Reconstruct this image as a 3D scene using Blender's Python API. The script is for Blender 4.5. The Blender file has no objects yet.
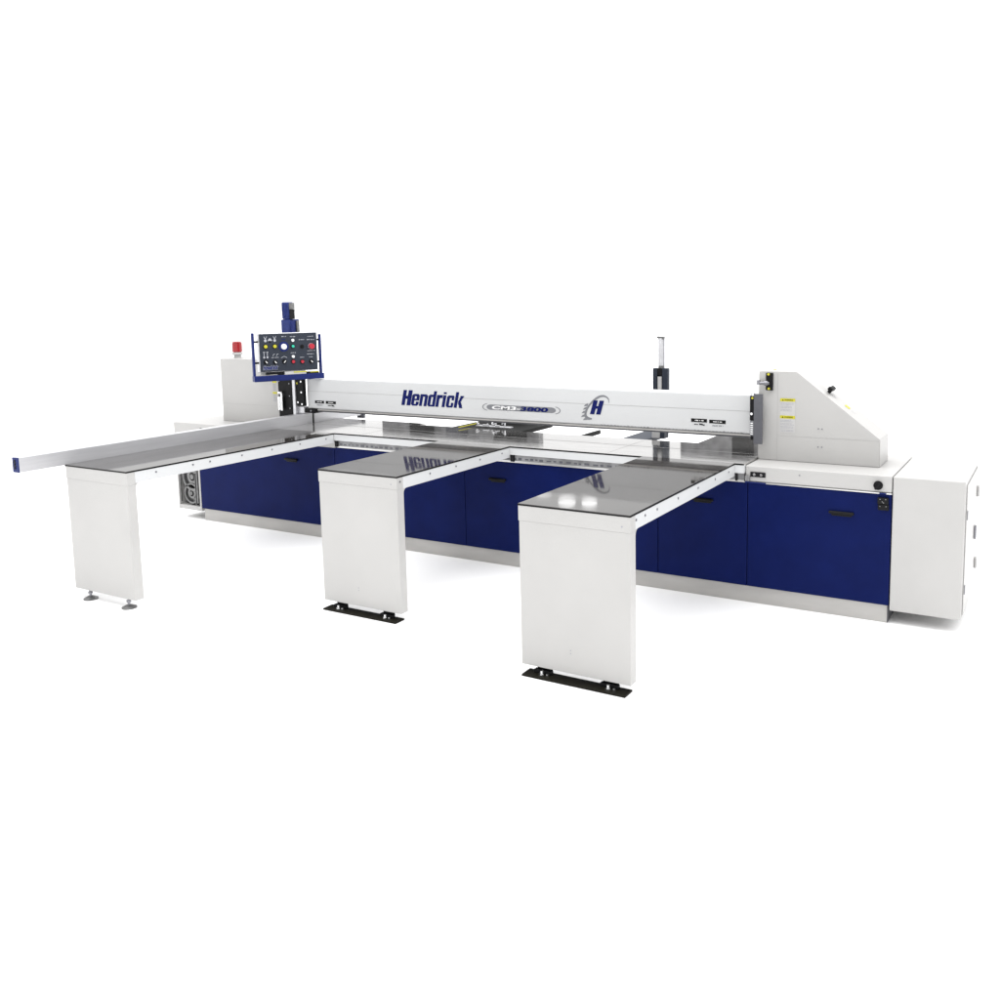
import bpy, bmesh, math, random
from mathutils import Vector, Matrix
random.seed(7)
C = bpy.context.scene.collection
R = math.radians

# ------------------------------------------------------------------ materials
def mat(name, col, rough=.4, metal=0., spec=.5, bump=0., bscale=200., var=0., vscale=3., stretch=None, coat=0., rvar=0.):
    m = bpy.data.materials.new(name); m.use_nodes = True
    nt = m.node_tree; b = nt.nodes['Principled BSDF']
    b.inputs['Base Color'].default_value = (*col, 1); b.inputs['Roughness'].default_value = rough
    b.inputs['Metallic'].default_value = metal; b.inputs['Specular IOR Level'].default_value = spec
    b.inputs['Coat Weight'].default_value = coat; b.inputs['Coat Roughness'].default_value = .05
    tc = nt.nodes.new('ShaderNodeTexCoord'); mp = nt.nodes.new('ShaderNodeMapping')
    nt.links.new(tc.outputs['Object'], mp.inputs[0])
    if stretch: mp.inputs['Scale'].default_value = stretch
    if var > 0 or rvar > 0:
        n = nt.nodes.new('ShaderNodeTexNoise'); n.inputs['Scale'].default_value = vscale; n.inputs['Detail'].default_value = 6
        nt.links.new(mp.outputs[0], n.inputs['Vector'])
        if var > 0:
            r = nt.nodes.new('ShaderNodeMapRange'); r.inputs[1].default_value = .3; r.inputs[2].default_value = .7
            r.inputs[3].default_value = 1 - var; r.inputs[4].default_value = 1 + var
            nt.links.new(n.outputs['Fac'], r.inputs[0])
            mx = nt.nodes.new('ShaderNodeVectorMath'); mx.operation = 'SCALE'; mx.inputs[0].default_value = col
            nt.links.new(r.outputs[0], mx.inputs['Scale']); nt.links.new(mx.outputs[0], b.inputs['Base Color'])
        if rvar > 0:
            r = nt.nodes.new('ShaderNodeMapRange'); r.inputs[1].default_value = .3; r.inputs[2].default_value = .7
            r.inputs[3].default_value = rough * (1 - rvar); r.inputs[4].default_value = rough * (1 + rvar)
            nt.links.new(n.outputs['Fac'], r.inputs[0]); nt.links.new(r.outputs[0], b.inputs['Roughness'])
    if bump > 0:
        n2 = nt.nodes.new('ShaderNodeTexNoise'); n2.inputs['Scale'].default_value = bscale; n2.inputs['Detail'].default_value = 3
        nt.links.new(mp.outputs[0], n2.inputs['Vector'])
        bp = nt.nodes.new('ShaderNodeBump'); bp.inputs['Strength'].default_value = bump; bp.inputs['Distance'].default_value = .002
        nt.links.new(n2.outputs['Fac'], bp.inputs['Height']); nt.links.new(bp.outputs[0], b.inputs['Normal'])
    return m
M = dict(
    white=mat('white_paint', (.436, .430, .421), .38, spec=.4, bump=.06, bscale=350, var=.028, vscale=2.6),
    beam=mat('lightened_white_paint', (.570, .577, .583), .33, spec=.4, bump=.04, bscale=300, var=.015, vscale=2),  # lightened white; brighter light on the side rails is put into this colour
    blue=mat('blue_paint', (.0034, .0084, .066), .36, spec=.05, bump=.12, bscale=420, var=.10, vscale=5),
    bluebr=mat('bright_blue_paint', (.011, .020, .115), .4, spec=.15, var=.06, vscale=20),
    glass=mat('dark_laminate', (.033, .030, .028), .05, spec=.5, rvar=.5, var=.12, vscale=7),
    edge=mat('black_edge', (.008, .008, .008), .5, spec=.12),
    steel=mat('brushed_steel', (.60, .595, .59), .30, metal=.85, var=.12, vscale=4, stretch=(.6, 9, 9), bump=.1, bscale=60),
    kick=mat('kick_steel', (.42, .41, .395), .42, metal=.35, var=.06, vscale=5, stretch=(.8, 1, 4), bump=.05, bscale=80),
    plate=mat('table_steel', (.55, .54, .53), .10, metal=.9, var=.13, vscale=3, stretch=(1.2, 9, 1), rvar=.5),
    alu=mat('aluminium', (.60, .60, .62), .36, metal=.7, var=.07, vscale=4, stretch=(5, .5, 9)),
    rail=mat('rail_grey', (.24, .24, .245), .45, metal=.4, var=.3, vscale=14),
    black=mat('black_metal', (.008, .008, .009), .5, spec=.14, var=.2, vscale=20),
    plateblack=mat('black_plate', (.008, .007, .004), .6, spec=.15, bump=.3, bscale=90, var=.2, vscale=30),
    dgrey=mat('dark_grey', (.085, .087, .10), .45, var=.08, vscale=20),
    panel=mat('panel_face', (.024, .030, .044), .5, spec=.25, var=.06, vscale=20),
    chrome=mat('chrome', (.72, .72, .73), .18, metal=1),
    screw=mat('screw_steel', (.24, .24, .26), .35, metal=.7),
    ink=mat('blue_ink', (.006, .011, .095), .5, spec=.1),
    inkgrey=mat('grey_ink', (.20, .205, .22), .5, spec=.1),
    inkw=mat('white_ink', (.82, .82, .82), .5),
    inkpale=mat('pale_grey_ink', (.30, .30, .34), .5),
    legend=mat('legend_ink', (.40, .41, .45), .5),
    inkk=mat('black_ink', (.008, .008, .008), .5, spec=.1),
    paper=mat('label_paper', (.47, .465, .46), .5),
    yellow=mat('yellow_label', (.50, .46, .02), .45, var=.05, vscale=40),
    redp=mat('red_button', (.42, .010, .03), .35),
    green=mat('green_button', (.02, .48, .33), .3),
    redlens=mat('red_lens', (.30, .004, .008), .2, coat=.15),
    motor=mat('motor_blue', (.016, .028, .135), .42, spec=.2, var=.18, vscale=30, bump=.2, bscale=60),
    gear=mat('cast_grey', (.16, .16, .16), .35, metal=.6, var=.3, vscale=25),
    seam=mat('seam_grey', (.35, .345, .34), .6),
    floor=mat('studio_floor', (.96, .96, .96), .8, spec=0.),
)

# ------------------------------------------------------------------ mesh helpers (world coordinates)
def bm_new(): return bmesh.new()
def bx(bm, x0, x1, y0, y1, z0, z1, bev=0., seg=2, rot=None, org=None):
    r = bmesh.ops.create_cube(bm, size=1)
    vs = r['verts']
    for v in vs:
        v.co = Vector(((x0+x1)/2 + v.co.x*(x1-x0), (y0+y1)/2 + v.co.y*(y1-y0), (z0+z1)/2 + v.co.z*(z1-z0)))
    if rot is not None:
        for v in vs: v.co = org + rot @ (v.co - org)
    if bev > 0:
        es = list({e for v in vs for e in v.link_edges})
        bmesh.ops.bevel(bm, geom=es, offset=bev, segments=seg, affect='EDGES', profile=.5)
    return bm
def cyl(bm, p, axis, r, h, n=20, r2=None, bev=0.):
    """cylinder from p along axis for length h"""
    a = Vector(axis).normalized(); q = a.to_track_quat('Z', 'Y').to_matrix().to_4x4()
    m = Matrix.Translation(Vector(p) + a*h/2) @ q
    g = bmesh.ops.create_cone(bm, cap_ends=True, segments=n, radius1=r, radius2=(r if r2 is None else r2), depth=h, matrix=m)
    if bev > 0:
        es = [e for e in {e for v in g['verts'] for e in v.link_edges} if any(len(f.verts) > 4 for f in e.link_faces)]
        bmesh.ops.bevel(bm, geom=es, offset=bev, segments=2, affect='EDGES')
    return bm
def prism(bm, pts, y0, y1, bev=0.):
    """polygon in x,z extruded along y"""
    a = [bm.verts.new((x, y0, z)) for x, z in pts]; b = [bm.verts.new((x, y1, z)) for x, z in pts]
    n = len(pts); fs = [bm.faces.new(a), bm.faces.new(b[::-1])]
    for i in range(n): fs.append(bm.faces.new((a[i], b[i], b[(i+1) % n], a[(i+1) % n])))
    bmesh.ops.recalc_face_normals(bm, faces=fs)
    if bev > 0: bmesh.ops.bevel(bm, geom=list({e for f in fs for e in f.edges}), offset=bev, segments=2, affect='EDGES')
    return bm
def wpos(o):
    p = Vector((0, 0, 0))
    while o: p += Vector(o.location); o = o.parent
    return p
def obj(name, bm, m, parent=None, smooth=False, loc=None, label=None):
    me = bpy.data.meshes.new(name)
    if loc is None: loc = wpos(parent) if parent else Vector((0, 0, 0))
    loc = Vector(loc)
    for v in bm.verts: v.co -= loc
    if smooth:
        for f in bm.faces: f.smooth = True
        for e in bm.edges:
            if len(e.link_faces) == 2 and e.calc_face_angle(0) > .6: e.smooth = False
    bm.to_mesh(me); bm.free()
    me.materials.append(M[m] if isinstance(m, str) else m)
    o = bpy.data.objects.new(name, me); C.objects.link(o)
    if parent: o.parent = parent; o.location = loc - wpos(parent)
    else: o.location = loc
    if label: o['label'] = label
    return o
def pieces(name, bm, m, parent=None, smooth=False):
    """every loose piece of bm becomes an object of its own"""
    bm.verts.ensure_lookup_table(); seen = set(); out = []
    for v in list(bm.verts):
        if v in seen: continue
        isl = []; st = [v]; seen.add(v)
        while st:
            q = st.pop(); isl.append(q)
            for e in q.link_edges:
                w = e.other_vert(q)
                if w not in seen: seen.add(w); st.append(w)
        nb = bmesh.new(); mp = {q: nb.verts.new(q.co) for q in isl}
        for f in {f for q in isl for f in q.link_faces}: nb.faces.new([mp[q] for q in f.verts])
        nb.normal_update(); out.append(obj(name, nb, m, parent, smooth))
    bm.free(); return out
def thing(name, label, cat, loc, group=None):
    o = bpy.data.objects.new(name, None); C.objects.link(o); o.location = loc; o.empty_display_size = .1
    o['label'] = label; o['category'] = cat
    if group: o['group'] = group
    return o

# flat marks: shapes drawn in (s, t) on a plane given by origin O, axis A (s), axis B (t)
class Sheet:
    def __init__(self, O, A, B, off=.002):
        self.O, self.A, self.B = Vector(O), Vector(A).normalized(), Vector(B).normalized()
        self.N = self.A.cross(self.B); self.off = off
    def at(self, s, t, h=0.): return self.O + self.A*s + self.B*t + self.N*(self.off+h)
    def poly(self, bm, pts, h=0.):
        vs = [bm.verts.new(self.at(s, t, h)) for s, t in pts]
        f = bm.faces.new(vs)
        f.normal_update()
        if f.normal.dot(self.N) < 0: f.normal_flip()
    def rect(self, bm, s0, s1, t0, t1, h=0.): self.poly(bm, [(s0, t0), (s1, t0), (s1, t1), (s0, t1)], h)
    def disc(self, bm, s, t, r, r2=None, h=0., n=24):
        r2 = r2 or r
        self.poly(bm, [(s+r*math.cos(2*math.pi*i/n), t+r2*math.sin(2*math.pi*i/n)) for i in range(n)], h)
    def text(self, bm, txt, s, t, height, xs=1., shear=0., bold=0., h=0., width=None):
        cu = bpy.data.curves.new('t', 'FONT'); cu.body = txt; cu.size = 1; cu.offset = bold; cu.fill_mode = 'FRONT' if False else 'BOTH'
        cu.resolution_u = 4
        o = bpy.data.objects.new('t', cu); C.objects.link(o)
        dg = bpy.context.evaluated_depsgraph_get(); me = bpy.data.meshes.new_from_object(o.evaluated_get(dg))
        co = [v.co.copy() for v in me.vertices]
        if co:
            x0 = min(c.x for c in co); x1 = max(c.x for c in co); y0 = min(c.y for c in co); y1 = max(c.y for c in co)
            k = height/(y1-y0); kx = k*xs if width is None else width/(x1-x0)
            vv = []
            for c in co:
                yy = (c.y-y0)*k; vv.append(bm.verts.new(self.at(s+(c.x-x0)*kx+yy*shear, t+yy, h)))
            for p in me.polygons:
                try: f = bm.faces.new([vv[i] for i in p.vertices])
                except ValueError: continue
                f.normal_update()
                if f.normal.dot(self.N) < 0: f.normal_flip()
        bpy.data.objects.remove(o); bpy.data.curves.remove(cu); bpy.data.meshes.remove(me)
    def squiggle(self, bm, s0, s1, t, hgt, h=0., dens=1.):
        """a line of writing too small to read: short broken strokes"""
        s = s0
        while s < s1:
            w = hgt*random.uniform(.5, 1.1)*dens
            self.rect(bm, s, min(s+w, s1), t+hgt*random.uniform(0, .2), t+hgt*random.uniform(.75, 1), h)
            s += w + hgt*random.choice([.25, .3, .35, .9])

# ---- heavy condensed italic lettering, rasterised from strokes so no faces overlap
def inside(poly, x, y):
    c = False; n = len(poly)
    for i in range(n):
        (x1, y1), (x2, y2) = poly[i], poly[(i+1) % n]
        if (y1 > y) != (y2 > y) and x < (x2-x1)*(y-y1)/(y2-y1)+x1: c = not c
    return c
def rc(x0, x1, y0, y1): return [(x0, y0), (x1, y0), (x1, y1), (x0, y1)]
def chamfer(x0, x1, y0, y1, c, w='abcd'):
    p = []
    p += [(x0, y0+c), (x0+c, y0)] if 'a' in w else [(x0, y0)]
    p += [(x1-c, y0), (x1, y0+c)] if 'b' in w else [(x1, y0)]
    p += [(x1, y1-c), (x1-c, y1)] if 'c' in w else [(x1, y1)]
    p += [(x0+c, y1), (x0, y1-c)] if 'd' in w else [(x0, y1)]
    return p
S_ = .20; X_ = .76
GL = {  # advance, solids, holes
    'H': (.64, [rc(0, .235, 0, 1), rc(.365, .60, 0, 1), rc(.2, .38, .41, .61)], []),
    'e': (.54, [chamfer(0, .50, 0, X_, .08)], [rc(S_, .31, .46, .63), rc(S_, .54, .28, .345), rc(S_, .31, .13, .29)]),
    'n': (.54, [chamfer(0, .50, 0, X_, .09, 'c')], [rc(S_, .31, -.1, .63)]),
    'd': (.54, [chamfer(0, .50, 0, X_, .08, 'ad'), rc(.30, .50, 0, 1)], [rc(S_, .30, .13, .63)]),
    'r': (.41, [rc(0, S_, 0, X_), [(S_-.01, .5), (.24, .56), (.39, .56), (.39, X_), (S_-.01, X_)]], []),
    'i': (.255, [rc(0, .21, 0, X_), rc(0, .21, .85, .97)], []),
    'c': (.52, [chamfer(0, .48, 0, X_, .08)], [rc(S_, .29, .13, .63), rc(.28, .5, .30, .46)]),
    'k': (.57, [rc(0, S_, 0, 1), [(S_-.02, .28), (.33, X_), (.55, X_), (.385, .40), (.56, 0), (.34, 0), (S_-.02, .42)]], []),
}
def lettering(sheet, bm, word, s, t, height, width, shear, h=0., cells=26):
    tot = sum(GL[c][0] for c in word) - .04
    kx = width/(tot+shear*1.0*0); cur = 0
    d = 1./cells
    for ch in word:
        adv, so, ho = GL[ch]
        nx = int(adv/d)+2
        grid = {}
        def vert(i, j):
            if (i, j) not in grid:
                x = (cur+i*d)*kx; y = j*d*height
                grid[(i, j)] = bm.verts.new(sheet.at(s+x+y*shear, t+y, h))
            return grid[(i, j)]
        for i in range(nx):
            for j in range(cells+1):
                x, y = (i+.5)*d, (j+.5)*d
                if any(inside(p, x, y) for p in so) and not any(inside(p, x, y) for p in ho):
                    f = bm.faces.new((vert(i, j), vert(i+1, j), vert(i+1, j+1), vert(i, j+1)))
                    f.normal_update()
                    if f.normal.dot(sheet.N) < 0: f.normal_flip()
        cur += adv

# ------------------------------------------------------------------ floor (the surface it stands on)
bm = bm_new(); bmesh.ops.create_circle(bm, cap_ends=True, segments=96, radius=400)
fl = obj('floor', bm, 'floor'); fl['kind'] = 'structure'; fl['label'] = 'seamless white studio floor under the machine'

H = .92
# ------------------------------------------------------------------ extension tables
def ext_table(x0, x1, yf, zleg, label, screws, kind, seamz=.83):
    t = thing('extension_table', label, 'table', ((x0+x1)/2, yf/2, 0), 'extension tables reaching out from the saw')
    top = obj('tabletop', bx(bm_new(), x0, x1, yf, .004, H-.0035, H, 0), 'glass', t)
    obj('table_edge', bx(bm_new(), x0-.0015, x1+.0015, yf-.0015, .004, H-.0105, H-.0036), 'edge', t)
    za, zb = .836, H-.0106; dpt = .066
    obj('side_rail', bx(bm_new(), x1-.02, x1, yf+dpt-.0035, 0, za, zb, .0015), 'beam', t)
    obj('side_rail', bx(bm_new(), x0, x0+.02, yf+dpt-.0035, 0, za, zb, .0015), 'beam', t)
    lx0 = x0; dpt = .066
    # leg: folded sheet panel, seam where the cap plate ends
    leg = obj('leg_panel', bx(bm_new(), x0+.004, x1-.001, yf+.0015, yf+dpt, zleg, seamz-.0001, .0012), 'white', t)
    obj('front_cap', bx(bm_new(), x0, x1, yf, yf+dpt-.004, seamz+.0001, zb, .0012), 'white', t)
    # corner gussets of the rail / leg joint, rounded
    bm = bm_new()
    for xx in (x0+.001, x1-.012):
        pts = [(yf+dpt-.001, za+.001), (yf+dpt-.001, za-.03)]
        for k in range(6):
            a = k/5*math.pi/2; pts.append((yf+dpt+.03-.03*math.cos(a), za-.03+.03*math.sin(a)))
        a_ = [bm.verts.new((xx, y, z)) for y, z in pts]; b_ = [bm.verts.new((xx+.011, y, z)) for y, z in pts]
        fs = [bm.faces.new(a_), bm.faces.new(b_[::-1])]
        for i in range(len(pts)): fs.append(bm.faces.new((a_[i], b_[i], b_[(i+1) % len(pts)], a_[(i+1) % len(pts)])))
        bmesh.ops.recalc_face_normals(bm, faces=fs)
    pieces('corner_gusset', bm, 'white', t)
    # stiffener under the top
    obj('underside_channel', bx(bm_new(), x0+.03, x1-.03, yf+.08, -.01, .85, .90), 'white', t)
    for y in screws:
        bm = bm_new(); cyl(bm, (x1-.001, y, .883), (1, 0, 0), .0065, .004, 12); obj('screw', bm, 'screw', t, smooth=True)
    if kind == 'plate':
        for fx in (x1-.021, x1-.021):
            pass
        for zz in (.155, .172):
            bm = bm_new(); cyl(bm, ((x0+x1)/2-.02, yf+.0018, zz), (0, -1, 0), .0035, .0015, 10); obj('screw', bm, 'inkpale', t)
        bm = bm_new(); cyl(bm, (x1-.045, yf+.002, seamz+.03), (0, -1, 0), .0045, .003, 10); obj('screw', bm, 'inkpale', t)
        pl = obj('floor_plate', bx(bm_new(), x0+.028, x1-.012, yf-.045, yf+.045, .0, .011, .003), 'plateblack', t)
        for xx in (x0+.13, x1-.125):
            bm = bm_new(); bx(bm, xx-.052, xx+.05, yf+.004, yf+.032, .011, .030, .002); bx(bm, xx-.045, xx+.045, yf+.030, yf+.036, .011, zleg+.004, .001)
            br = obj('foot_bracket', bm, 'black', t)
            bm = bm_new(); cyl(bm, (xx+.005, yf-.012, .011), (0, 0, 1), .017, .010, 6); cyl(bm, (xx+.005, yf-.012, .0205), (0, 0, 1), .009, .016, 14)
            obj('bolt', bm, 'chrome', t, smooth=True)
            bm = bm_new(); cyl(bm, (xx+.036, yf-.010, .011), (0, 0, 1), .009, .012, 10); obj('bolt', bm, 'chrome', t, smooth=True)
    else:
        for xx in (x0+.15, x1-.085):
            bm = bm_new(); yy = yf+.012
            cyl(bm, (xx, yy, 0), (0, 0, 1), .047, .008, 28); cyl(bm, (xx, yy, .008), (0, 0, 1), .045, .014, 28, r2=.018)
            f = obj('levelling_foot', bm, 'gear', t, smooth=True)
            bm = bm_new(); cyl(bm, (xx, yy, .022), (0, 0, 1), .0085, zleg-.02, 14); cyl(bm, (xx, yy, zleg-.022), (0, 0, 1), .016, .012, 6)
            obj('spindle', bm, 'screw', f, smooth=True)
    return t
ext_table(-1.227, -.586, -1.909, .062, 'long white extension table on two round levelling feet beside the metal fence',
          [-1.689, -1.395, -1.25, -.964, -.673, -.382, -.092], 'feet', .826)
ext_table(.481, 1.122, -1.2945, .052, 'middle white extension table on a black floor plate, with the lettering mirrored in its top',
          [-1.263, -.96, -.674, -.387, -.104], 'plate', .838)
ext_table(2.181, 2.824, -1.604, .047, 'nearest white extension table on a black floor plate, H emblem mirrored in its top',
          [-1.534, -1.424, -1.269, -.975, -.665, -.373, -.12], 'plate', .829)

# ------------------------------------------------------------------ guide fence
t = thing('guide_fence', 'long brushed aluminium guide fence with blue end cap along the left table edge', 'fence rail', (-1.262, -.9, .924))
fx0, fx1, fz0, fz1 = -1.293, -1.2288, .9150, 1.0127
obj('fence_bar', bx(bm_new(), fx0, fx1, -2.215, .425, fz0, fz1, .002), 'alu', t)
obj('rear_fence_bar', bx(bm_new(), fx0, fx1, .447, 1.08, fz0, fz1-.004, .002), 'alu', t)
obj('fence_end_post', bx(bm_new(), fx0+.002, fx1+.018, 1.082, 1.11, fz0-.03, fz1, .002), 'dgrey', t)
obj('gap_strip', bx(bm_new(), fx0+.01, fx1-.006, .4255, .4465, fz0, fz1-.004), 'black', t)
cap = obj('end_cap', bx(bm_new(), fx0-.001, fx1+.001, -2.222, -2.2155, fz0, fz1+.001, .0015), 'bluebr', t)
bm = bm_new()
for zz, rr in ((.945, .008), (.969, .008), (.992, .008)): cyl(bm, (-1.264, -2.222, zz), (0, -1, 0), rr, .004, 12)
bx(bm, -1.285, -1.243, -2.2235, -2.2221, .956, .960); bx(bm, -1.285, -1.243, -2.2235, -2.2221, .979, .983)
pieces('cap_screw', bm, 'black', cap)
bm = bm_new()
for y in (-1.6, -.9, -.2): bx(bm, -1.285, -1.2288, y-.03, y+.03, .86, .9148, .002)
pieces('fence_bracket', bm, 'beam', t)

# ------------------------------------------------------------------ the saw
saw = thing('beam_saw', 'large white and blue beam panel saw with long pressure beam, dark worktable and operator panel', 'beam saw', (.75, .4, 0))
XL, XR, YF = -2.289, 3.779, .0357
obj('kick_plate', bx(bm_new(), XL+.015, XR-.01, .0504, .78, 0, .110, .003), 'kick', saw)
obj('dark_kick_end', bx(bm_new(), XR-.0098, XR-.006, .051, .78, .001, .109), 'dgrey', saw)  # thin sheet that darkens the kick plate's right end face
obj('base_frame', bx(bm_new(), XL, XR-.003, .056, .80, .111, .795, .002), 'blue', saw)
# doors
seams = [XL, -.62, .69, 2.279, 2.90, XR]
for i in range(5):
    a, b = seams[i]+.002, seams[i+1]-.002
    d = obj('door', bx(bm_new(), a, b, YF, .0555, .113, .7935, .0025), 'blue', saw)
    hx = [-1.112, .992, None, 2.597, 3.49][i] if i != 1 and i != 2 else (None if i == 1 else .992)
    if hx is not None:
        z = .651; bm = bm_new()
        # bar grip; the flat black box below stands in for its shadow
        bx(bm, hx-.076, hx+.076, YF-.020, YF-.0005, z-.003, z+.015, .008, 4)
        bx(bm, hx-.060, hx+.060, YF-.005, YF-.0003, z-.016, z-.0035, .002)
        obj('handle', bm, 'black', d, smooth=True)
# silver lip above the doors
obj('door_lip', bx(bm_new(), -.586, XR, .028, .0555, .7955, .8035, .001), 'steel', saw)
# worktable: steel plates and front face
wt = obj('worktable', bx(bm_new(), -1.226, 2.883, .0045, .70, .912, H-.0002, .0), 'plate', saw)
obj('table_edge', bx(bm_new(), -.586, 2.8835, 0, .0043, .9105, H-.0004), 'edge', wt)
bm = bm_new()
for x in (-.32, .55, 1.9): bx(bm, x, x+.0025, .006, .69, H-.0001, H+.0004)
bx(bm, -1.2, 2.85, .3925, .3985, H-.00015, H+.0005)
obj('blade_slot', bm, 'seam', wt)
obj('front_rail', bx(bm_new(), -.585, 2.8825, .001, .05, .8575, .910, .0015), 'beam', saw)
# slotted grey rail
bm = bm_new(); bx(bm, -.575, 2.88, .0195, .05, .8045, .8565, .001)
sr = obj('slotted_rail', bm, 'rail', saw)
bm = bm_new()
x = -.54
while x < 2.86:
    w_ = random.uniform(.020, .040); bx(bm, x, x+w_, .0185, .0193, .822+random.uniform(-.003, .003), .834+random.uniform(-.003, .004)); x += w_+random.uniform(.012, .03)
pieces('slot', bm, 'dgrey', sr)
obj('rail_lip', bx(bm_new(), -.575, 2.88, .015, .0193, .8045, .8125), 'steel', sr)
for x, w_ in ((-.584, .030), (1.124, .030), (2.826, .014)):
    obj('rail_end_block', bx(bm_new(), x, x+w_, .004, .019, .806, .858, .002), 'black', saw)
# frame behind the tables (left of rail, under fence)
obj('left_top_frame', bx(bm_new(), -1.226, -.587, .006, .8, .796, .911, .001), 'white', saw)
obj('table_bed', bx(bm_new(), -.586, 2.879, .051, .70, .796, .911), 'white', saw)
# rear supports reaching back
for nm, a, b, y1, m in (('rear_support', .10, .78, 1.25, 'edge'), ('rear_support', 1.70, 1.90, 1.12, 'panel'), ('rear_support', 1.33, 1.345, 1.05, 'edge'), ('rear_support', 2.31, 2.883, 1.25, 'plate')):
    obj(nm, bx(bm_new(), a, b, .705, y1, .885, .918, .001), m, saw)
obj('rear_support', bx(bm_new(), -1.226, -.25, .705, .80, .885, .918, .001), 'plate', saw)
# base shelves left and right of the worktable
obj('right_shelf', bx(bm_new(), 2.885, XR-.001, .034, .862, .805, .905, .006), 'white', saw)
obj('left_shelf', bx(bm_new(), -2.61, -1.30, .034, .83, .78, .905, .006), 'white', saw)
bm = bm_new(); bx(bm, -2.245, -2.222, .030, .0338, .855, .868); bx(bm, -2.17, -2.135, .030, .0338, .858, .869)
pieces('shelf_label', bm, 'inkk', saw)
# small bits on right shelf front
bm = bm_new(); bx(bm, 2.918, 3.016, .026, .0335, .836, .868, .002); sw = obj('limit_switch', bm, 'black', saw)
bm = bm_new()
for x in (2.945, 2.990): cyl(bm, (x, .0262, .852), (0, -1, 0), .009, .005, 14)
pieces('switch_bolt', bm, 'chrome', sw, smooth=True)
bm = bm_new(); cyl(bm, (3.230, .0335, .868), (0, -1, 0), .0045, .003, 10); obj('screw', bm, 'screw', saw)
obj('rail_stop', bx(bm_new(), 2.886, 2.917, .015, .0335, .808, .842, .002), 'rail', saw)
bm = bm_new(); bx(bm, 2.884, 3.02, .026, .0279, .7955, .8035); obj('lip_patch', bm, 'bluebr', saw)
# black rotary knob and hinge switch
bm = bm_new(); cyl(bm, (3.700, .0335, .846), (0, -1, 0), .027, .012, 26, bev=.002); cyl(bm, (3.700, .0215, .846), (0, -1, 0), .021, .016, 20, bev=.002)
kb = obj('main_switch', bm, 'black', saw, smooth=True)
rot = Matrix.Rotation(R(35), 3, 'Y'); bm = bm_new(); bx(bm, 3.694, 3.706, -.006, .006, .823, .869, .002, rot=rot, org=Vector((3.7, 0, .846))); obj('switch_lever', bm, 'black', kb)
bm = bm_new(); bx(bm, 3.700, 3.762, .018, YF-.0005, .735, .775, .003); bx(bm, 3.702, 3.765, .022, YF-.0005, .698, .733, .003)
hs = obj('safety_switch', bm, 'black', saw)
bm = bm_new()
for x, z in ((3.715, .765), (3.747, .766), (3.728, .751), (3.715, .722), (3.750, .724), (3.735, .745)): cyl(bm, (x, .0182, z), (0, -1, 0), .0034, .002, 8)
pieces('switch_screw', bm, 'gear', hs)
bm = bm_new(); bx(bm, 3.708, 3.748, .0265, .0279, .7955, .8035); obj('lip_mark', bm, 'bluebr', saw)

# --- left belt guard with open front
gx0, gx1, gz0, gz1 = -2.605, -2.293, .083, .779
bm = bm_new()
bx(bm, gx0, gx0+.014, .036, .60, gz0, gz1, .002); bx(bm, gx1-.02, gx1, .036, .60, gz0, gz1, .002)
bx(bm, gx0+.0145, gx1-.0205, .036, .60, gz0, gz0+.040, .002); bx(bm, gx0+.0145, gx1-.0205, .58, .60, gz0+.0405, gz1)
gd = obj('belt_guard', bm, 'white', saw)
obj('guard_interior', bx(bm_new(), gx0+.015, gx1-.021, .115, .575, gz0+.041, gz1-.002), 'black', gd)
def ring(bm, cx, cz, r, y, w, rin, n=40):
    for i in range(n):
        a, b = 2*math.pi*i/n, 2*math.pi*(i+1)/n
        P = [(cx+q*math.cos(k), cz+q*math.sin(k)) for k, q in ((a, rin), (a, r), (b, r), (b, rin))]
        A = [bm.verts.new((x, y, z)) for x, z in P]; B = [bm.verts.new((x, y+w, z)) for x, z in P]
        bm.faces.new(A); bm.faces.new(B[::-1])
        for j in (0, 1, 2, 3):
            if j in (1, 3): bm.faces.new((A[j], B[j], B[(j+1) % 4], A[(j+1) % 4]))
    bmesh.ops.recalc_face_normals(bm, faces=bm.faces)
for cx, cz, r in ((-2.425, .395, .135), (-2.445, .235, .098)):
    bm = bm_new(); ring(bm, cx, cz, r, .055, .04, r*.84); ring(bm, cx, cz, r*.5, .058, .03, r*.3)
    cyl(bm, (cx, .100, cz), (0, -1, 0), r*.83, .02, 36); cyl(bm, (cx, .08, cz), (0, -1, 0), r*.18, .03, 20)
    pu = obj('belt_pulley', bm, 'gear', gd, smooth=True)
bm = bm_new()
for x, z, w, h_ in ((-2.345, .33, .018, .36), (-2.372, .28, .008, .30), (-2.575, .30, .008, .30)): bx(bm, x-w/2, x+w/2, .040, .054, z-h_/2, z+h_/2, .002)
cyl(bm, (-2.352, .075, .21), (0, -1, 0), .018, .02, 14); cyl(bm, (-2.352, .075, .44), (0, -1, 0), .013, .02, 14); cyl(bm, (-2.49, .08, .13), (1, 0, .4), .008, .12, 10)
obj('guard_linkage', bm, 'gear', gd, smooth=True)

# --- pressure beam
BX0, BX1, BY = -1.205, 2.828, .3463
pb = obj('pressure_beam', prism(bm_new(), [(BX0, 1.0635), (BX1, 1.0635), (BX1, 1.3225), (BX0, 1.3225)], BY, BY+.18, .006), 'beam', saw)
sh = Sheet((0, BY, 0), (1, 0, 0), (0, 0, 1), .0012)
bm = bm_new(); sh.rect(bm, BX0+.01, BX1-.01, 1.2150, 1.2172); obj('crease', bm, 'seam', pb)
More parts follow.
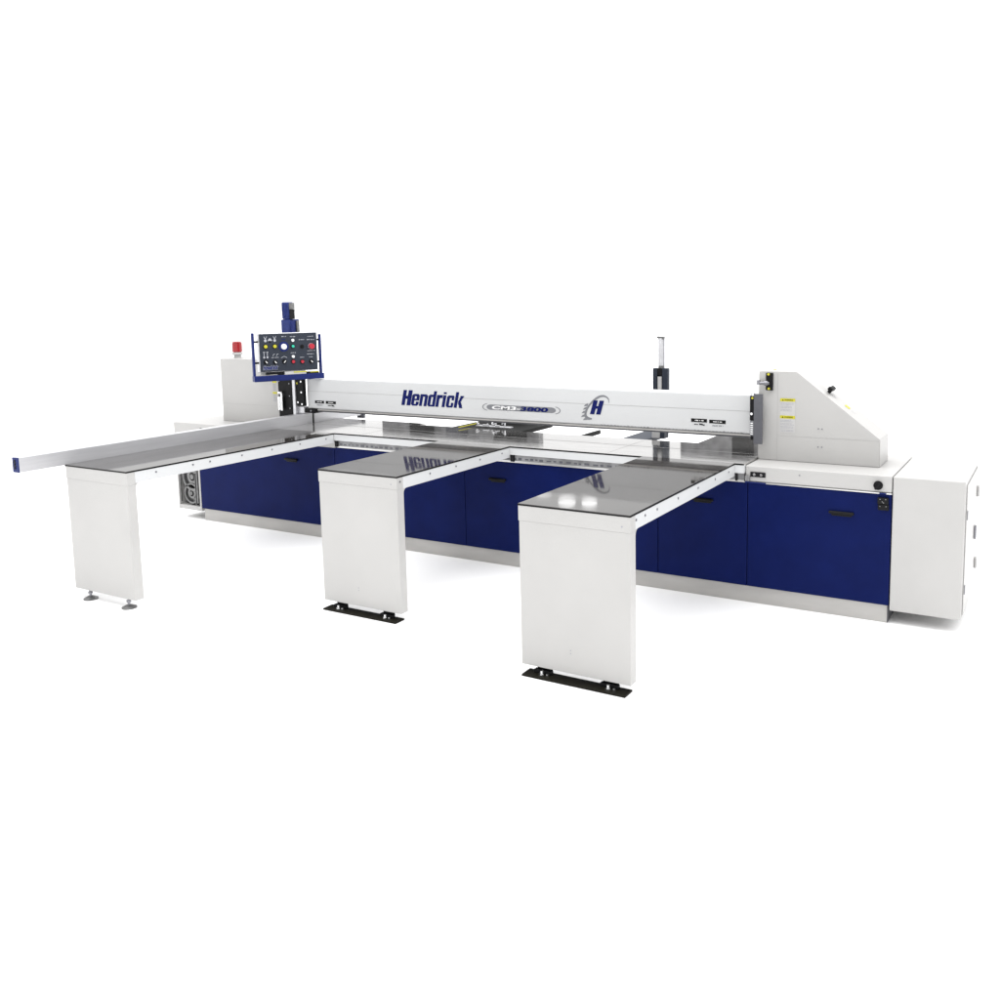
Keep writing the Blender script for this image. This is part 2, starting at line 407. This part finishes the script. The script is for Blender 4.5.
# steel foot strips under the beam, with a shadow gap
bm = bm_new(); bx(bm, BX0+.12, BX1-.005, BY+.004, BY+.15, 1.036, 1.0475, .002); obj('clamp_strip', bm, 'dgrey', pb)
bm = bm_new(); bx(bm, BX0+.12, BX1-.005, BY-.004, BY+.15, 1.0478, 1.0575, .002); obj('clamp_strip', bm, 'kick', pb)
bm = bm_new(); bx(bm, BX0+.12, BX1-.005, BY+.006, BY+.15, 1.0578, 1.0632); obj('clamp_gap', bm, 'rail', pb)
bm = bm_new(); bx(bm, -1.225, -1.105, BY-.014, BY+.10, 1.022, 1.060, .003); bk = obj('clamp_block', bm, 'black', pb)
bm = bm_new(); cyl(bm, (-1.15, BY-.0142, 1.043), (0, -1, 0), .008, .004, 12); obj('bolt', bm, 'screw', bk)
obj('beam_bracket', bx(bm_new(), -1.300, -1.228, BY-.02, BY+.05, 1.015, 1.075, .002), 'alu', saw)
# ragged toothed strip along the right half of the beam's lower edge
bm = bm_new(); x = 1.70
pts_top = []
while x < 2.78:
    pts_top.append((x, 1.0705+random.uniform(-.002, .0035))); x += random.uniform(.012, .020)
    pts_top.append((x, 1.0655+random.uniform(-.001, .001))); x += random.uniform(.007, .012)
for (x0, z0), (x1, z1) in zip(pts_top, pts_top[1:]):
    sh.poly(bm, [(x0, 1.064), (x1, 1.064), (x1, z1), (x0, z0)], .001)
obj('toothed_strip', bm, 'rail', pb)
# lettering
bm = bm_new(); lettering(sh, bm, 'Hendrick', -.148, 1.135, .127, .612, .24)
obj('maker_lettering', bm, 'ink', pb)
# model plate: grey pill with end brackets
def pill(bm, x0, x1, z0, z1, h):
    r = (z1-z0)/2; p = []
    for k in range(9): a = -math.pi/2+math.pi*k/8; p.append((x1-r*1.8+r*1.8*math.cos(a), (z0+z1)/2+r*math.sin(a)))
    for k in range(9): a = math.pi/2+math.pi*k/8; p.append((x0+r*1.8+r*1.8*math.cos(a), (z0+z1)/2+r*math.sin(a)))
    sh.poly(bm, p, h)
bm = bm_new(); pill(bm, .700, 1.322, 1.134, 1.176, 0.)
def arc_bracket(bm, cx, cz, sx, sz, side, w):
    for k in range(12):
        a0, a1 = [-1.25+2.5*q/12 for q in (k, k+1)]
        P = [(cx+side*math.cos(a)*s_*sx, cz+math.sin(a)*sz*(1 if s_ == 1 else .86)) for a, s_ in ((a0, 1), (a1, 1), (a1, w), (a0, w))]
        sh.poly(bm, P)
arc_bracket(bm, .725, 1.155, .066, .030, -1, .86); arc_bracket(bm, 1.300, 1.155, .062, .030, 1, .86)
obj('model_plate', bm, 'inkgrey', pb)
bm = bm_new(); sh.text(bm, 'CM3-', .745, 1.1400, .029, shear=.35, bold=.035, h=.0012, width=.262); obj('model_lettering', bm, 'inkw', pb)
bm = bm_new(); sh.text(bm, '3800', 1.005, 1.1375, .034, shear=.35, bold=.045, h=.0012, width=.245); obj('model_lettering', bm, 'ink', pb)
# saw-blade swoosh and H emblem
bm = bm_new()
ARC = [(1.763, 1.229, .3), (1.762, 1.255, .7), (1.745, 1.272, 1), (1.717, 1.279, 1.2), (1.684, 1.271, 1.4), (1.652, 1.251, 1.5), (1.62, 1.223, 1.3), (1.595, 1.193, 1.3), (1.578, 1.162, 1.4), (1.572, 1.132, 1.7), (1.588, 1.111, 2), (1.625, 1.107, .8)]
def cr4(p0, p1, p2, p3, t):
    return tuple(.5*((2*b)+(-a+c)*t+(2*a-5*b+4*c-d)*t*t+(-a+3*b-3*c+d)*t**3) for a, b, c, d in zip(p0, p1, p2, p3))
cen = []
for k in range(len(ARC)-1):
    q = [ARC[max(0, min(len(ARC)-1, k+m))] for m in (-1, 0, 1, 2)]
    for t_ in range(5): cen.append(cr4(*q, t_/5))
cen.append(ARC[-1]); rim = []
for k, (x, z, w_) in enumerate(cen):
    a, b = cen[max(0, k-1)], cen[min(len(cen)-1, k+1)]; dx_, dz_ = b[0]-a[0], b[1]-a[1]; L0 = math.hypot(dx_, dz_); h_ = .0056*w_
    nx_, nz_ = -dz_/L0, dx_/L0
    rim.append(((x-nx_*h_, z-nz_*h_), (x+nx_*h_, z+nz_*h_)))
for (a, b), (c, d) in zip(rim, rim[1:]): sh.poly(bm, [a, b, d, c], .0004)
for x, z in ((1.560, 1.205), (1.552, 1.180), (1.541, 1.153), (1.536, 1.125), (1.551, 1.102)):
    sh.poly(bm, [(x-.002, z-.008), (x+.034, z-.004), (x+.034, z+.016), (x+.012, z+.006)], .0006)
obj('emblem_arc', bm, 'inkgrey', pb)
bm = bm_new()
hs_, hz, hh, shr = 1.609, 1.1415, .103, .30
def sl(x, z): return (hs_+x+z*shr, hz+z)
for a, b in ((0, .036), (.050, .086)):
    sh.poly(bm, [sl(a, 0), sl(b, 0), sl(b, hh), sl(a, hh)], .0012)
sh.poly(bm, [sl(.0362, .042), sl(.0498, .042), sl(.0498, .062), sl(.0362, .062)], .0012)
obj('emblem_letter', bm, 'ink', pb)
# warning stickers on the beam
def bstick(x0, x1, z0, z1, marks):
    bm = bm_new(); sh.rect(bm, x0, x1, z0, z1, .0005); s = obj('warning_label', bm, 'inkk', pb)
    bm = bm_new(); w = x1-x0; sh.squiggle(bm, x0+w*.24, x1-w*.22, z0+.0075, .009, .0012, .8); obj('label_text', bm, 'inkw', s)
    bm = bm_new(); sh.squiggle(bm, x0+w*.2, x1-w*.15, z0-.020, .009, .0008, 1.3)
    if marks: sh.poly(bm, [(x0+w*.5, z0-.008), (x0+w*.72, z0-.010), (x0+w*.88, z0-.024), (x0+w*.60, z0-.018)], .001)
    obj('label_notes', bm, 'inkgrey' if not marks else 'inkk', s)
bstick(-1.112, -1.005, 1.111, 1.135, False); bstick(-.985, -.868, 1.111, 1.135, True)
bstick(2.397, 2.512, 1.125, 1.149, True); bstick(2.528, 2.645, 1.122, 1.146, False)

# --- right housing
def hfront(y): return Sheet((0, y, 0), (1, 0, 0), (0, 0, 1), .0012)
HX0, HXS, HX2, HY0, HY1, ZT, ZM = 2.885, 3.1326, 3.659, .2963, .600, 1.491, 1.079
rh = obj('right_housing', prism(bm_new(), [(HX0, .9055), (HX2, .9055), (HX2, ZM), (HXS, ZT), (HX0, ZT)], HY0, HY1, .0035), 'white', saw)
hs2 = hfront(HY0)
bm = bm_new(); hs2.rect(bm, 3.0115, 3.0135, .91, 1.482); hs2.rect(bm, 3.0145, 3.652, 1.0705, 1.0722)
obj('panel_seam', bm, 'seam', rh)
bm = bm_new()
for x, z in ((3.279, 1.130), (3.302, 1.130), (3.279, 1.012), (3.302, 1.012)): cyl(bm, (x, HY0, z), (0, -1, 0), .0045, .003, 10)
pieces('rivet', bm, 'screw', rh)
def wlabel(x, z, w=.098, n=5):
    bm = bm_new(); hs2.rect(bm, x, x+w, z-.112, z+.0, .0002); p = obj('warning_label', bm, 'paper', rh)
    bm = bm_new(); hs2.rect(bm, x, x+w, z-.020, z, .0008); obj('label_header', bm, 'yellow', p)
    bm = bm_new(); hs2.text(bm, 'WARNING', x+.028, z-.0145, .009, width=.056, bold=.02, h=.0014)
    hs2.poly(bm, [(x+.012, z-.0155), (x+.024, z-.0155), (x+.018, z-.005)], .0014)
    obj('label_title', bm, 'inkk', p)
    bm = bm_new(); zz = z-.033
    for k in range(n):
        hs2.squiggle(bm, x+.004, x+w*random.uniform(.75, .95), zz, .0045, .0008); zz -= .0085 if k % 2 == 0 else .0125
    obj('label_text', bm, 'inkpale', p)
wlabel(3.030, 1.318, n=6); wlabel(3.030, 1.206, n=8)
# interlock on the housing
bm = bm_new(); bx(bm, 2.937, 2.983, HY0-.018, HY0-.0008, 1.368, 1.482, .003); lk = obj('interlock', bm, 'black', rh)
bm = bm_new(); cyl(bm, (2.955, HY0-.0182, 1.474), (0, -1, 0), .008, .004, 14); cyl(bm, (2.958, HY0-.0182, 1.380), (0, -1, 0), .008, .004, 14); pieces('interlock_bolt', bm, 'yellow', lk)
bm = bm_new(); cyl(bm, (2.888, HY0-.03, 1.416), (1, 0, 0), .010, .075, 14); cyl(bm, (2.932, HY0-.03, 1.416), (1, 0, 0), .016, .022, 14); cyl(bm, (2.893, HY0-.03, 1.405), (0, 0, 1), .012, .03, 14)
obj('interlock_pin', bm, 'screw', lk, smooth=True)
# fittings on the sloping cover
dx, dz = HX2-HXS, ZM-ZT; sl_ = Vector((dx, 0, dz)).normalized(); nr = Vector((-dz, 0, dx)).normalized()
if nr.z < 0: nr = -nr
def onslope(f, y): return Vector((HXS, y, ZT)) + Vector((dx, 0, dz))*f
p = onslope(.335, .43); bm = bm_new(); cyl(bm, p, nr, .012, .03, 14)
rotm = Matrix((sl_, Vector((0, 1, 0)), nr)).transposed()
bx(bm, p.x-.016, p.x+.016, p.y-.055, p.y+.055, p.z+.020, p.z+.044, .006, rot=rotm, org=p)
obj('lever_knob', bm, 'black', rh, smooth=True)
ss = Sheet(onslope(0, HY0), sl_, (0, 1, 0), .0012)
L_ = math.hypot(dx, dz)
if ss.N.z < 0: ss.N = -ss.N
bm = bm_new(); ss.rect(bm, L_*.530, L_*.585, .125, .175); obj('hazard_label', bm, 'yellow', rh)
bm = bm_new(); ss.rect(bm, L_*.36, L_*.42, .13, .19); ss.rect(bm, L_*.61, L_*.66, .14, .18); ob = pieces('slope_label', bm, 'paper', rh)[0]
bm = bm_new(); ss.squiggle(bm, L_*.37, L_*.41, .145, .006, .001); ss.squiggle(bm, L_*.37, L_*.41, .165, .006, .001); obj('label_text', bm, 'inkpale', ob)
bm = bm_new(); cyl(bm, (2.955, .43, ZT-.001), (0, 0, 1), .009, .004, 14); obj('cover_cap', bm, 'yellow', rh)
# end bracket and dark guard at the beam end
bm = bm_new(); bx(bm, 2.872, 2.930, .235, .250, 1.0155, 1.346, .002); bg = obj('beam_end_guard', bm, 'dgrey', saw)
bm = bm_new(); bx(bm, 2.845, 2.8715, .238, .262, 1.170, 1.333, .002); bb = obj('end_switch', bm, 'black', bg)
bm = bm_new(); bx(bm, 2.8455, 2.8715, .240, .262, 1.068, 1.168, .002); b2 = obj('end_label', bm, 'inkgrey', bg)
bm = bm_new()
for k in range(6): bx(bm, 2.850, 2.867, .2386, .2397, 1.078+k*.014, 1.084+k*.014)
obj('label_text', bm, 'inkw', b2)
bm = bm_new(); cyl(bm, (2.862, .2378, 1.318), (0, -1, 0), .007, .004, 12); obj('switch_bolt', bm, 'yellow', bb)
bm = bm_new(); cyl(bm, (2.858, .2378, 1.214), (0, -1, 0), .009, .006, 12); cyl(bm, (2.862, .250, 1.333), (0, 0, 1), .013, .02, 14); obj('switch_pin', bm, 'chrome', bb, smooth=True)
bm = bm_new(); bx(bm, 2.850, 2.874, .242, .262, 1.040, 1.066, .002); obj('end_clip', bm, 'black', bg)
bm = bm_new(); bx(bm, 2.875, 2.884, .2505, .3457, 1.10, 1.30, .002); obj('guard_bracket', bm, 'dgrey', bg)

# --- left housing, column, motor
lh = obj('left_housing', bx(bm_new(), -2.235, -1.500, HY0, HY1, .9055, 1.488, .0035), 'white', saw)
bm = bm_new(); hs2.rect(bm, -2.22, -1.53, 1.0705, 1.0722); obj('panel_seam', bm, 'seam', lh)
for z0, z1 in ((1.262, 1.30), (1.158, 1.20)):
    bm = bm_new(); hs2.rect(bm, -1.57, -1.518, z1-.018, z1, .0006); ob = obj('warning_label', bm, 'yellow', lh)
    bm = bm_new(); zz = z1-.034
    for k in range(5): hs2.squiggle(bm, -1.565, -1.525, zz, .006, .0006); zz -= .013
    obj('label_text', bm, 'inkpale', ob)
bm = bm_new(); bx(bm, -1.66, -1.60, HY0-.05, HY0-.001, 1.352, 1.40, .004); bx(bm, -1.70, -1.662, HY0-.04, HY0-.01, 1.37, 1.385, .003); cyl(bm, (-1.64, HY0-.03, 1.402), (0, 0, 1), .014, .03, 14); obj('air_fitting', bm, 'gear', lh, smooth=True)
col = obj('lift_column', bx(bm_new(), -1.497, -1.335, HY0-.004, HY0+.14, .9055, 1.70, .003), 'black', saw)
bm = bm_new(); cyl(bm, (-1.462, HY0-.028, 1.045), (0, 0, 1), .016, .118, 18); cyl(bm, (-1.435, HY0-.028, 1.04), (0, 0, 1), .011, .155, 18)
cyl(bm, (-1.455, HY0-.026, 1.19), (0, 0, 1), .02, .018, 8); obj('air_cylinder', bm, 'chrome', col, smooth=True)
bm = bm_new()
for x, z in ((-1.36, 1.17), (-1.36, 1.06), (-1.47, 1.04), (-1.36, 1.28), (-1.48, 1.30)): cyl(bm, (x, HY0-.0045, z), (0, -1, 0), .006, .004, 10)
pieces('column_bolt', bm, 'screw', col)
obj('column_strip', bx(bm_new(), -1.334, -1.300, HY0+.002, HY0+.10, .99, 1.66, .002), 'alu', saw)
cp = obj('guide_plate', bx(bm_new(), -1.299, -1.212, HY0+.015, HY0+.05, 1.082, 1.66, .002), 'black', saw)
bm = bm_new()
for x, z in ((-1.235, 1.30), (-1.235, 1.205), (-1.28, 1.115), (-1.232, 1.10)): cyl(bm, (x, HY0+.0148, z), (0, -1, 0), .0085, .004, 12)
pieces('plate_bolt', bm, 'chrome', cp)
bm = bm_new(); cyl(bm, (-1.283, HY0+.0148, 1.285), (0, -1, 0), .009, .004, 12); obj('plate_mark', bm, 'yellow', cp)
# motor
mo = bm_new(); bx(mo, -1.436, -1.325, .300, .425, 1.655, 1.848, .014, 4)
mo = obj('motor', mo, 'motor', saw)
bm = bm_new(); bx(bm, -1.447, -1.300, .295, .41, 1.640, 1.700, .006); obj('motor_flange', bm, 'motor', mo)
bm = bm_new(); bx(bm, -1.418, -1.328, .300, .362, 1.8485, 1.998, .012, 4)
for k in range(5): bx(bm, -1.408+.017*k, -1.402+.017*k, .2965, .30, 1.855, 1.982, .001)
obj('motor_body', bm, 'motor', mo)
bm = bm_new(); bx(bm, -1.3275, -1.3195, .302, .362, 1.935, 1.992, .002); bx(bm, -1.3245, -1.308, .370, .402, 1.70, 1.835, .003); pieces('motor_side_cover', bm, 'gear', mo)
bm = bm_new(); bx(bm, -1.3275, -1.3170, .304, .360, 1.85, 1.933, .002); obj('terminal_box', bm, 'black', mo)
bm = bm_new(); bx(bm, -1.3245, -1.312, .306, .350, 1.71, 1.83, .003); obj('motor_rib', bm, 'bluebr', mo)
# --- beacon
bc = bm_new(); cyl(bc, (-2.16, .44, 1.4885), (0, 0, 1), .034, .030, 24); cyl(bc, (-2.16, .44, 1.5185), (0, 0, 1), .050, .022, 28, bev=.003)
bc = obj('beacon', bc, 'paper', saw, smooth=True)
bm = bm_new(); cyl(bm, (-2.16, .44, 1.5408), (0, 0, 1), .046, .092, 32, bev=.006)
bl = obj('beacon_lens', bm, 'redlens', bc, smooth=True)
bm = bm_new()
for k in range(5): ring(bm, -2.16, .44, .0495, 1.552+.016*k, .005, .046)
for v in bm.verts: v.co = Vector((v.co.x, v.co.z, v.co.y))
bmesh.ops.recalc_face_normals(bm, faces=bm.faces)
bm.free()
bm = bm_new(); cyl(bm, (-2.16, .44, 1.6332), (0, 0, 1), .044, .010, 28, r2=.03); obj('beacon_cap', bm, 'redlens', bc, smooth=True)

# --- control panel, turned towards the operator
Pc = Vector((-1.158, .1, 1.570)); A = Vector((.446, .895, 0)).normalized(); Z = Vector((0, 0, 1)); N = A.cross(Z)
rotp = Matrix((A, -N, Z)).transposed()
def pbx(bm, s0, s1, t0, t1, d0, d1, bev=.0, seg=2):
    """box on the panel: s along, t up, d towards the viewer"""
    r0 = len(bm.verts); q = bm_new(); bx(q, s0, s1, -d1, -d0, t0, t1, bev, seg)
    me = bpy.data.meshes.new('q'); q.to_mesh(me); q.free()
    me.transform(Matrix.Translation(Pc) @ rotp.to_4x4()); bm.from_mesh(me); bpy.data.meshes.remove(me); return bm
ps = Sheet(Pc, A, Z, .0010)
cpn = obj('control_panel', pbx(bm_new(), -.238, .257, -.156, .163, -.075, 0, .004), 'panel', saw)
obj('panel_case', pbx(bm_new(), -.243, .262, -.161, .168, -.078, -.010, .004), 'alu', cpn)
bm = bm_new()
pbx(bm, -.2935, -.2745, -.225, .172, -.055, -.020, .003); pbx(bm, .286, .304, -.200, .148, -.055, -.020, .003)
pbx(bm, -.296, .308, -.238, -.190, -.058, .012, .004)
obj('panel_frame', bm, 'bluebr', cpn)
bm = bm_new()
for s0, s1, tt in ((-.2743, -.2435, .097), (-.2743, -.2435, -.081), (.2625, .2857, .100), (.2625, .2857, -.092)): pbx(bm, s0, s1, tt-.008, tt+.008, -.048, -.030, .002)
pieces('frame_stud', bm, 'black', cpn)
bm = bm_new(); pbx(bm, .2405, .2425, 0, 0.001, 0, .001)
bm.free()
def button(name, s, t, r, m, d=.012, label=None):
    bm = bm_new(); cyl(bm, Pc+A*s+Z*t+N*.0005, N, r, d, 20, bev=.0015); return obj(name, bm, m, cpn, smooth=True)
def bezel(s, t, r, m='black'):
    bm = bm_new(); cyl(bm, Pc+A*s+Z*t+N*.0003, N, r, .004, 22); obj('bezel', bm, m, cpn, smooth=True)
for s in (-.1895, -.1115): bezel(s, .056, .020); button('push_button', s, .0565, .0145, 'yellow')
bezel(-.035, .0515, .043, 'bluebr'); button('push_button', -.035, .0515, .024, 'inkw', .014)
bezel(.044, .0515, .019); button('push_button', .044, .0515, .0125, 'green')
bezel(.1235, .046, .017); button('push_button', .1235, .046, .010, 'inkk', .009)
bezel(.2033, .046, .027, 'inkpale'); button('emergency_stop', .2033, .046, .0235, 'redp', .030)
for s, t in ((.0407, -.0803), (.120, -.0841)): bezel(s, t, .019); button('push_button', s, t, .0135, 'redp')
for s, t in ((.0448, .1026), (.0420, -.0366)): button('pilot_lamp', s, t, .0125, 'inkw', .010)
for s, t, an in ((-.1919, -.0735, 40), (-.114, -.0773, 40), (-.035, -.076, -40), (.2003, -.0847, 40)):
    bezel(s, t, .020)
    k = button('selector_knob', s, t, .0145, 'black', .016)
    c = Pc+A*s+Z*t+N*.0175
    q = Matrix.Rotation(R(an), 3, N); bm = bm_new()
    v = [q @ (A*x_ + Z*z_) + c for x_, z_ in ((-.0035, -.011), (.0035, -.011), (.0035, .011), (-.0035, .011))]
    f = bm.faces.new([bm.verts.new(w) for w in v]); obj('knob_mark', bm, 'inkw', k)
# printed legends
bm = bm_new()
for s in (-.188, -.109): ps.disc(bm, s, .106, .0115); ps.poly(bm, [(s-.003, .118), (s+.003, .118), (s+.014, .142), (s+.010, .142), (s, .124), (s-.010, .142), (s-.014, .142)])
for s in (-.205, -.177): ps.disc(bm, s, -.034, .0085); ps.rect(bm, s-.0025, s+.0025, -.0250, .003); ps.rect(bm, s-.009, s+.009, .006, .012)
ps.poly(bm, [(-.170, .104), (-.130, .104), (-.138, .120), (-.150, .128), (-.160, .120)])
for s, t, w in ((-.029, .133, .04), (.045, .130, .045), (.122, .102, .046), (.201, .100, .064), (.045, -.008, .042), (.121, -.050, .036), (.203, .004, .066), (.196, -.024, .062), (.198, -.050, .03), (-.112, -.042, .062), (.201, .128, .05)):
    ps.squiggle(bm, s-w/2, s+w/2, t, .0075, 0, .9)
for s in (-.125, -.095): ps.poly(bm, [(s-.008, -.026), (s-.004, -.026), (s+.003, -.012), (s+.012, -.012), (s+.012, -.008), (s, -.008)])
for sg in (-1, 1): ps.poly(bm, [(-.036+sg*.001, -.030), (-.036+sg*.026, -.042), (-.036+sg*.026, -.046), (-.036+sg*.001, -.034)])
obj('printed_legend', bm, 'legend', cpn)
bm = bm_new(); ps.disc(bm, -.1507, .096, .010); ps.disc(bm, .1235, .046, .001); obj('printed_symbol', bm, 'inkk', cpn)
bm = bm_new()
for k, (ds, dt_) in enumerate(((.0022, 0), (-.0022, 0), (0, .0022), (0, -.0022))): lettering(ps, bm, 'Hendrick', -.220+ds, -.140+dt_, .034, .122, .25, .0003+.0003*k, cells=14)
obj('lettering_outline', bm, 'legend', cpn)
bm = bm_new(); lettering(ps, bm, 'Hendrick', -.220, -.140, .034, .122, .25, .0022, cells=14); obj('panel_lettering', bm, 'bluebr', cpn)
bm = bm_new(); ps.squiggle(bm, -.050, -.020, .108, .012, 0, .7); obj('printed_ring', bm, 'bluebr', cpn)
# things lying in the tray of the panel
obj('label_strip', pbx(bm_new(), -.035, .150, -.189, -.163, -.03, .004, .001), 'paper', cpn)
obj('yellow_strip', pbx(bm_new(), .040, .155, -.1745, -.1655, .0045, .006), 'yellow', cpn)
obj('cable_tray', pbx(bm_new(), -.19, -.04, -.183, -.163, -.05, -.01, .004), 'black', cpn)
obj('black_strip', pbx(bm_new(), .155, .262, -.1895, -.172, -.03, .004, .001), 'black', cpn)
obj('yellow_strip', pbx(bm_new(), .185, .262, -.1795, -.1735, .0045, .006), 'yellow', cpn)
# arm carrying the panel from the column
bm = bm_new(); bx(bm, -1.46, -1.20, .13, .29, 1.46, 1.53, .005); obj('panel_arm', bm, 'dgrey', saw)

# --- rear pusher carriage (seen above the beam and mirrored in the worktable)
obj('rear_rail', bx(bm_new(), -1.2, 2.88, 1.30, 1.5, .66, .76, .004), 'rail', saw)
obj('rear_frame', bx(bm_new(), -1.2, 2.88, .86, 1.255, .30, .42, .004), 'rail', saw)
pc = obj('pusher_carriage', bx(bm_new(), -1.15, .62, 1.28, 1.36, .945, 1.150, .003), 'rail', saw)
for x, w, m in ((-.72, .20, 'black'), (-.30, .16, 'dgrey'), (.22, .28, 'black'), (2.42, .14, 'black')):
    obj('gripper', bx(bm_new(), x, x+w, 1.16, 1.279, .928, 1.10, .004), m, pc)
obj('pusher_carriage', bx(bm_new(), 1.95, 2.86, 1.28, 1.36, .945, 1.150, .003), 'rail', saw)
bm = bm_new(); bx(bm, 1.905, 1.975, .80, .88, .9195, .975, .003); obj('rear_sensor', bm, 'paper', saw)
bm = bm_new(); bx(bm, 1.976, 2.012, .79, .88, .9195, .985, .003); obj('rear_clamp', bm, 'panel', saw)
obj('guide_strip', bx(bm_new(), .226, .236, .62, .92, .930, .936, .001), 'yellow', saw)
bm = bm_new(); random.seed(3)
for k in range(9):
    x = .30+.033*k; z = .935+random.uniform(0, .02); cyl(bm, (x, .80+random.uniform(-.03, .03), z), (random.uniform(-1, 1), .2, random.uniform(-.6, .6)), .006, .04, 8)
bx(bm, .28, .62, .80, .86, .9185, .930, .002)
obj('gripper_linkage', bm, 'alu', saw, smooth=True)
# post
bm = bm_new(); bx(bm, 1.750, 1.788, 1.180, 1.225, .93, 1.425, .004); bx(bm, 1.832, 1.880, 1.180, 1.225, .93, 1.425, .004); bx(bm, 1.786, 1.834, 1.205, 1.2255, .93, 1.424, .002)
po = obj('lift_post', bm, 'panel', saw)
bm = bm_new(); bx(bm, 1.7885, 1.8315, 1.183, 1.2045, 1.37, 1.4235, .002); obj('post_cap', bm, 'black', po)
bm = bm_new(); cyl(bm, (1.812, 1.18, 1.10), (0, 0, 1), .017, .258, 16); obj('post_rod', bm, 'paper', po, smooth=True)
bm = bm_new(); cyl(bm, (1.812, 1.205, 1.425), (0, 0, 1), .022, .24, 18); cyl(bm, (1.841, 1.205, 1.425), (0, 0, 1), .006, .24, 10)
cy = obj('lift_cylinder', bm, 'alu', po, smooth=True)
bm = bm_new(); bx(bm, 1.792, 1.842, 1.188, 1.222, 1.655, 1.678, .003); cyl(bm, (1.780, 1.20, 1.672), (1, 0, 0), .008, .02, 12); cyl(bm, (1.815, 1.205, 1.4252), (0, 0, 1), .024, .02, 18)
obj('cylinder_head', bm, 'gear', cy, smooth=True)

# ------------------------------------------------------------------ electrical cabinet
t = thing('electrical_cabinet', 'plain white electrical cabinet with a side door at the right end of the saw', 'cabinet', (3.98, .42, 0))
cx0, cx1, cy0, cy1, cz0, cz1 = XR+.004, 4.1786, .034, .803, .083, .905
bm = bm_new(); bx(bm, cx0, cx1, cy0, cy1, cz0, cz1, .008, 3); obj('cabinet_body', bm, 'white', t)
d = obj('side_door', bx(bm_new(), cx1+.0005, cx1+.007, cy0+.05, cy1-.012, cz0+.02, cz1-.03, .003), 'white', t)
obj('door_gasket', bx(bm_new(), cx1-.002, cx1+.0003, cy0+.044, cy1-.008, cz0+.014, cz1-.024), 'seam', t)
for z in (.672, .228):
    bm = bm_new(); bx(bm, cx1+.0072, cx1+.012, .085, .115, z, z+.052, .002); obj('hinge', bm, 'screw', t)
bm = bm_new(); bx(bm, cx1+.0072, cx1+.022, .60, .65, .44, .52, .003); obj('door_latch', bm, 'screw', d)
for z in (.72, .25):
    bm = bm_new(); bx(bm, cx1+.0072, cx1+.024, .72, .78, z-.035, z+.035, .008); obj('corner_fitting', bm, 'paper', d)
obj('mounting_bracket', bx(bm_new(), XR-.02, cx0-.0002, .30, .50, .45, .60, .001), 'white', t)

# ------------------------------------------------------------------ light
w = bpy.data.worlds.new('World'); bpy.context.scene.world = w; w.use_nodes = True
nt = w.node_tree; bg = nt.nodes['Background']
tc = nt.nodes.new('ShaderNodeTexCoord'); sx = nt.nodes.new('ShaderNodeSeparateXYZ'); nt.links.new(tc.outputs['Generated'], sx.inputs[0])
def mr(src, a, b, c, d):
    r = nt.nodes.new('ShaderNodeMapRange'); r.interpolation_type = 'SMOOTHSTEP'
    for i, v in enumerate((a, b, c, d)): r.inputs[i+1].default_value = v
    nt.links.new(src, r.inputs[0]); return r.outputs[0]
def mth(op, a, b):
    m = nt.nodes.new('ShaderNodeMath'); m.operation = op
    for i, v in enumerate((a, b)):
        if isinstance(v, (int, float)): m.inputs[i].default_value = v
        else: nt.links.new(v, m.inputs[i])
    return m.outputs[0]
up = mr(sx.outputs['Z'], .36, .9, 0, 1.6)           # softer room, bright ceiling
side = mr(sx.outputs['Y'], -.75, .25, .60, 1.03)      # the hall behind the camera is dimmer than the white backdrop
right = mr(sx.outputs['X'], .35, 1., 0, .15)
nt.links.new(mth('MULTIPLY', mth('ADD', mth('ADD', up, side), right), 1.13), bg.inputs['Strength'])
bg.inputs['Color'].default_value = (1, 1, 1, 1)
def area(loc, aim, sx_, sy_, pw, col=(1, 1, 1)):
    l = bpy.data.lights.new('fill_or_window', 'AREA'); l.shape = 'ELLIPSE' if sx_ < 1 else 'RECTANGLE'; l.size = sx_; l.size_y = sy_; l.energy = pw; l.color = col
    o = bpy.data.objects.new('fill_or_window', l); C.objects.link(o); o.location = loc
    o.rotation_euler = (Vector(aim)-Vector(loc)).to_track_quat('-Z', 'Y').to_euler()
area((1.5, -1.5, 6), (1, 0, 0), 6, 3, 160)  # added overhead fill for soft highlights, not a fitting of the hall
# bright windows of the hall behind the saw, mirrored in the nearest table top
area((-3.33, 9, 3.56), (2.4, -1.4, .92), .33, .21, .36)
area((-2.86, 9, 3.53), (2.4, -1.4, .92), .29, .19, .28)
area((-3.82, 9, 3.47), (2.4, -1.4, .92), .30, .10, .07)

# ------------------------------------------------------------------ camera (the photograph is a crop: the lens is shifted)
cam = bpy.data.cameras.new('camera'); co = bpy.data.objects.new('camera', cam); C.objects.link(co)
cxp, cyp, czp, yaw, pit, roll, f, px, py = 4.6468, -5.5759, 1.9566, .5146, -.1225, -.0149, 910.80, 553.25, 415.08
fw = Vector((-math.sin(yaw)*math.cos(pit), math.cos(yaw)*math.cos(pit), math.sin(pit)))
ri = Vector((math.cos(yaw), math.sin(yaw), 0)); u = ri.cross(fw)
r2 = ri*math.cos(roll)+u*math.sin(roll); u2 = -ri*math.sin(roll)+u*math.cos(roll)
co.matrix_world = Matrix.Translation((cxp, cyp, czp)) @ Matrix((r2, u2, -fw)).transposed().to_4x4()
cam.sensor_width = 36; cam.lens = f/1000*36; cam.shift_x = (500-px)/1000; cam.shift_y = -(500-py)/1000
cam.clip_end = 2000; cam.clip_start = .05
sc = bpy.context.scene; sc.camera = co
sc.view_settings.view_transform = 'Standard'; sc.view_settings.look = 'None'; sc.view_settings.gamma = 1; sc.view_settings.exposure = 0
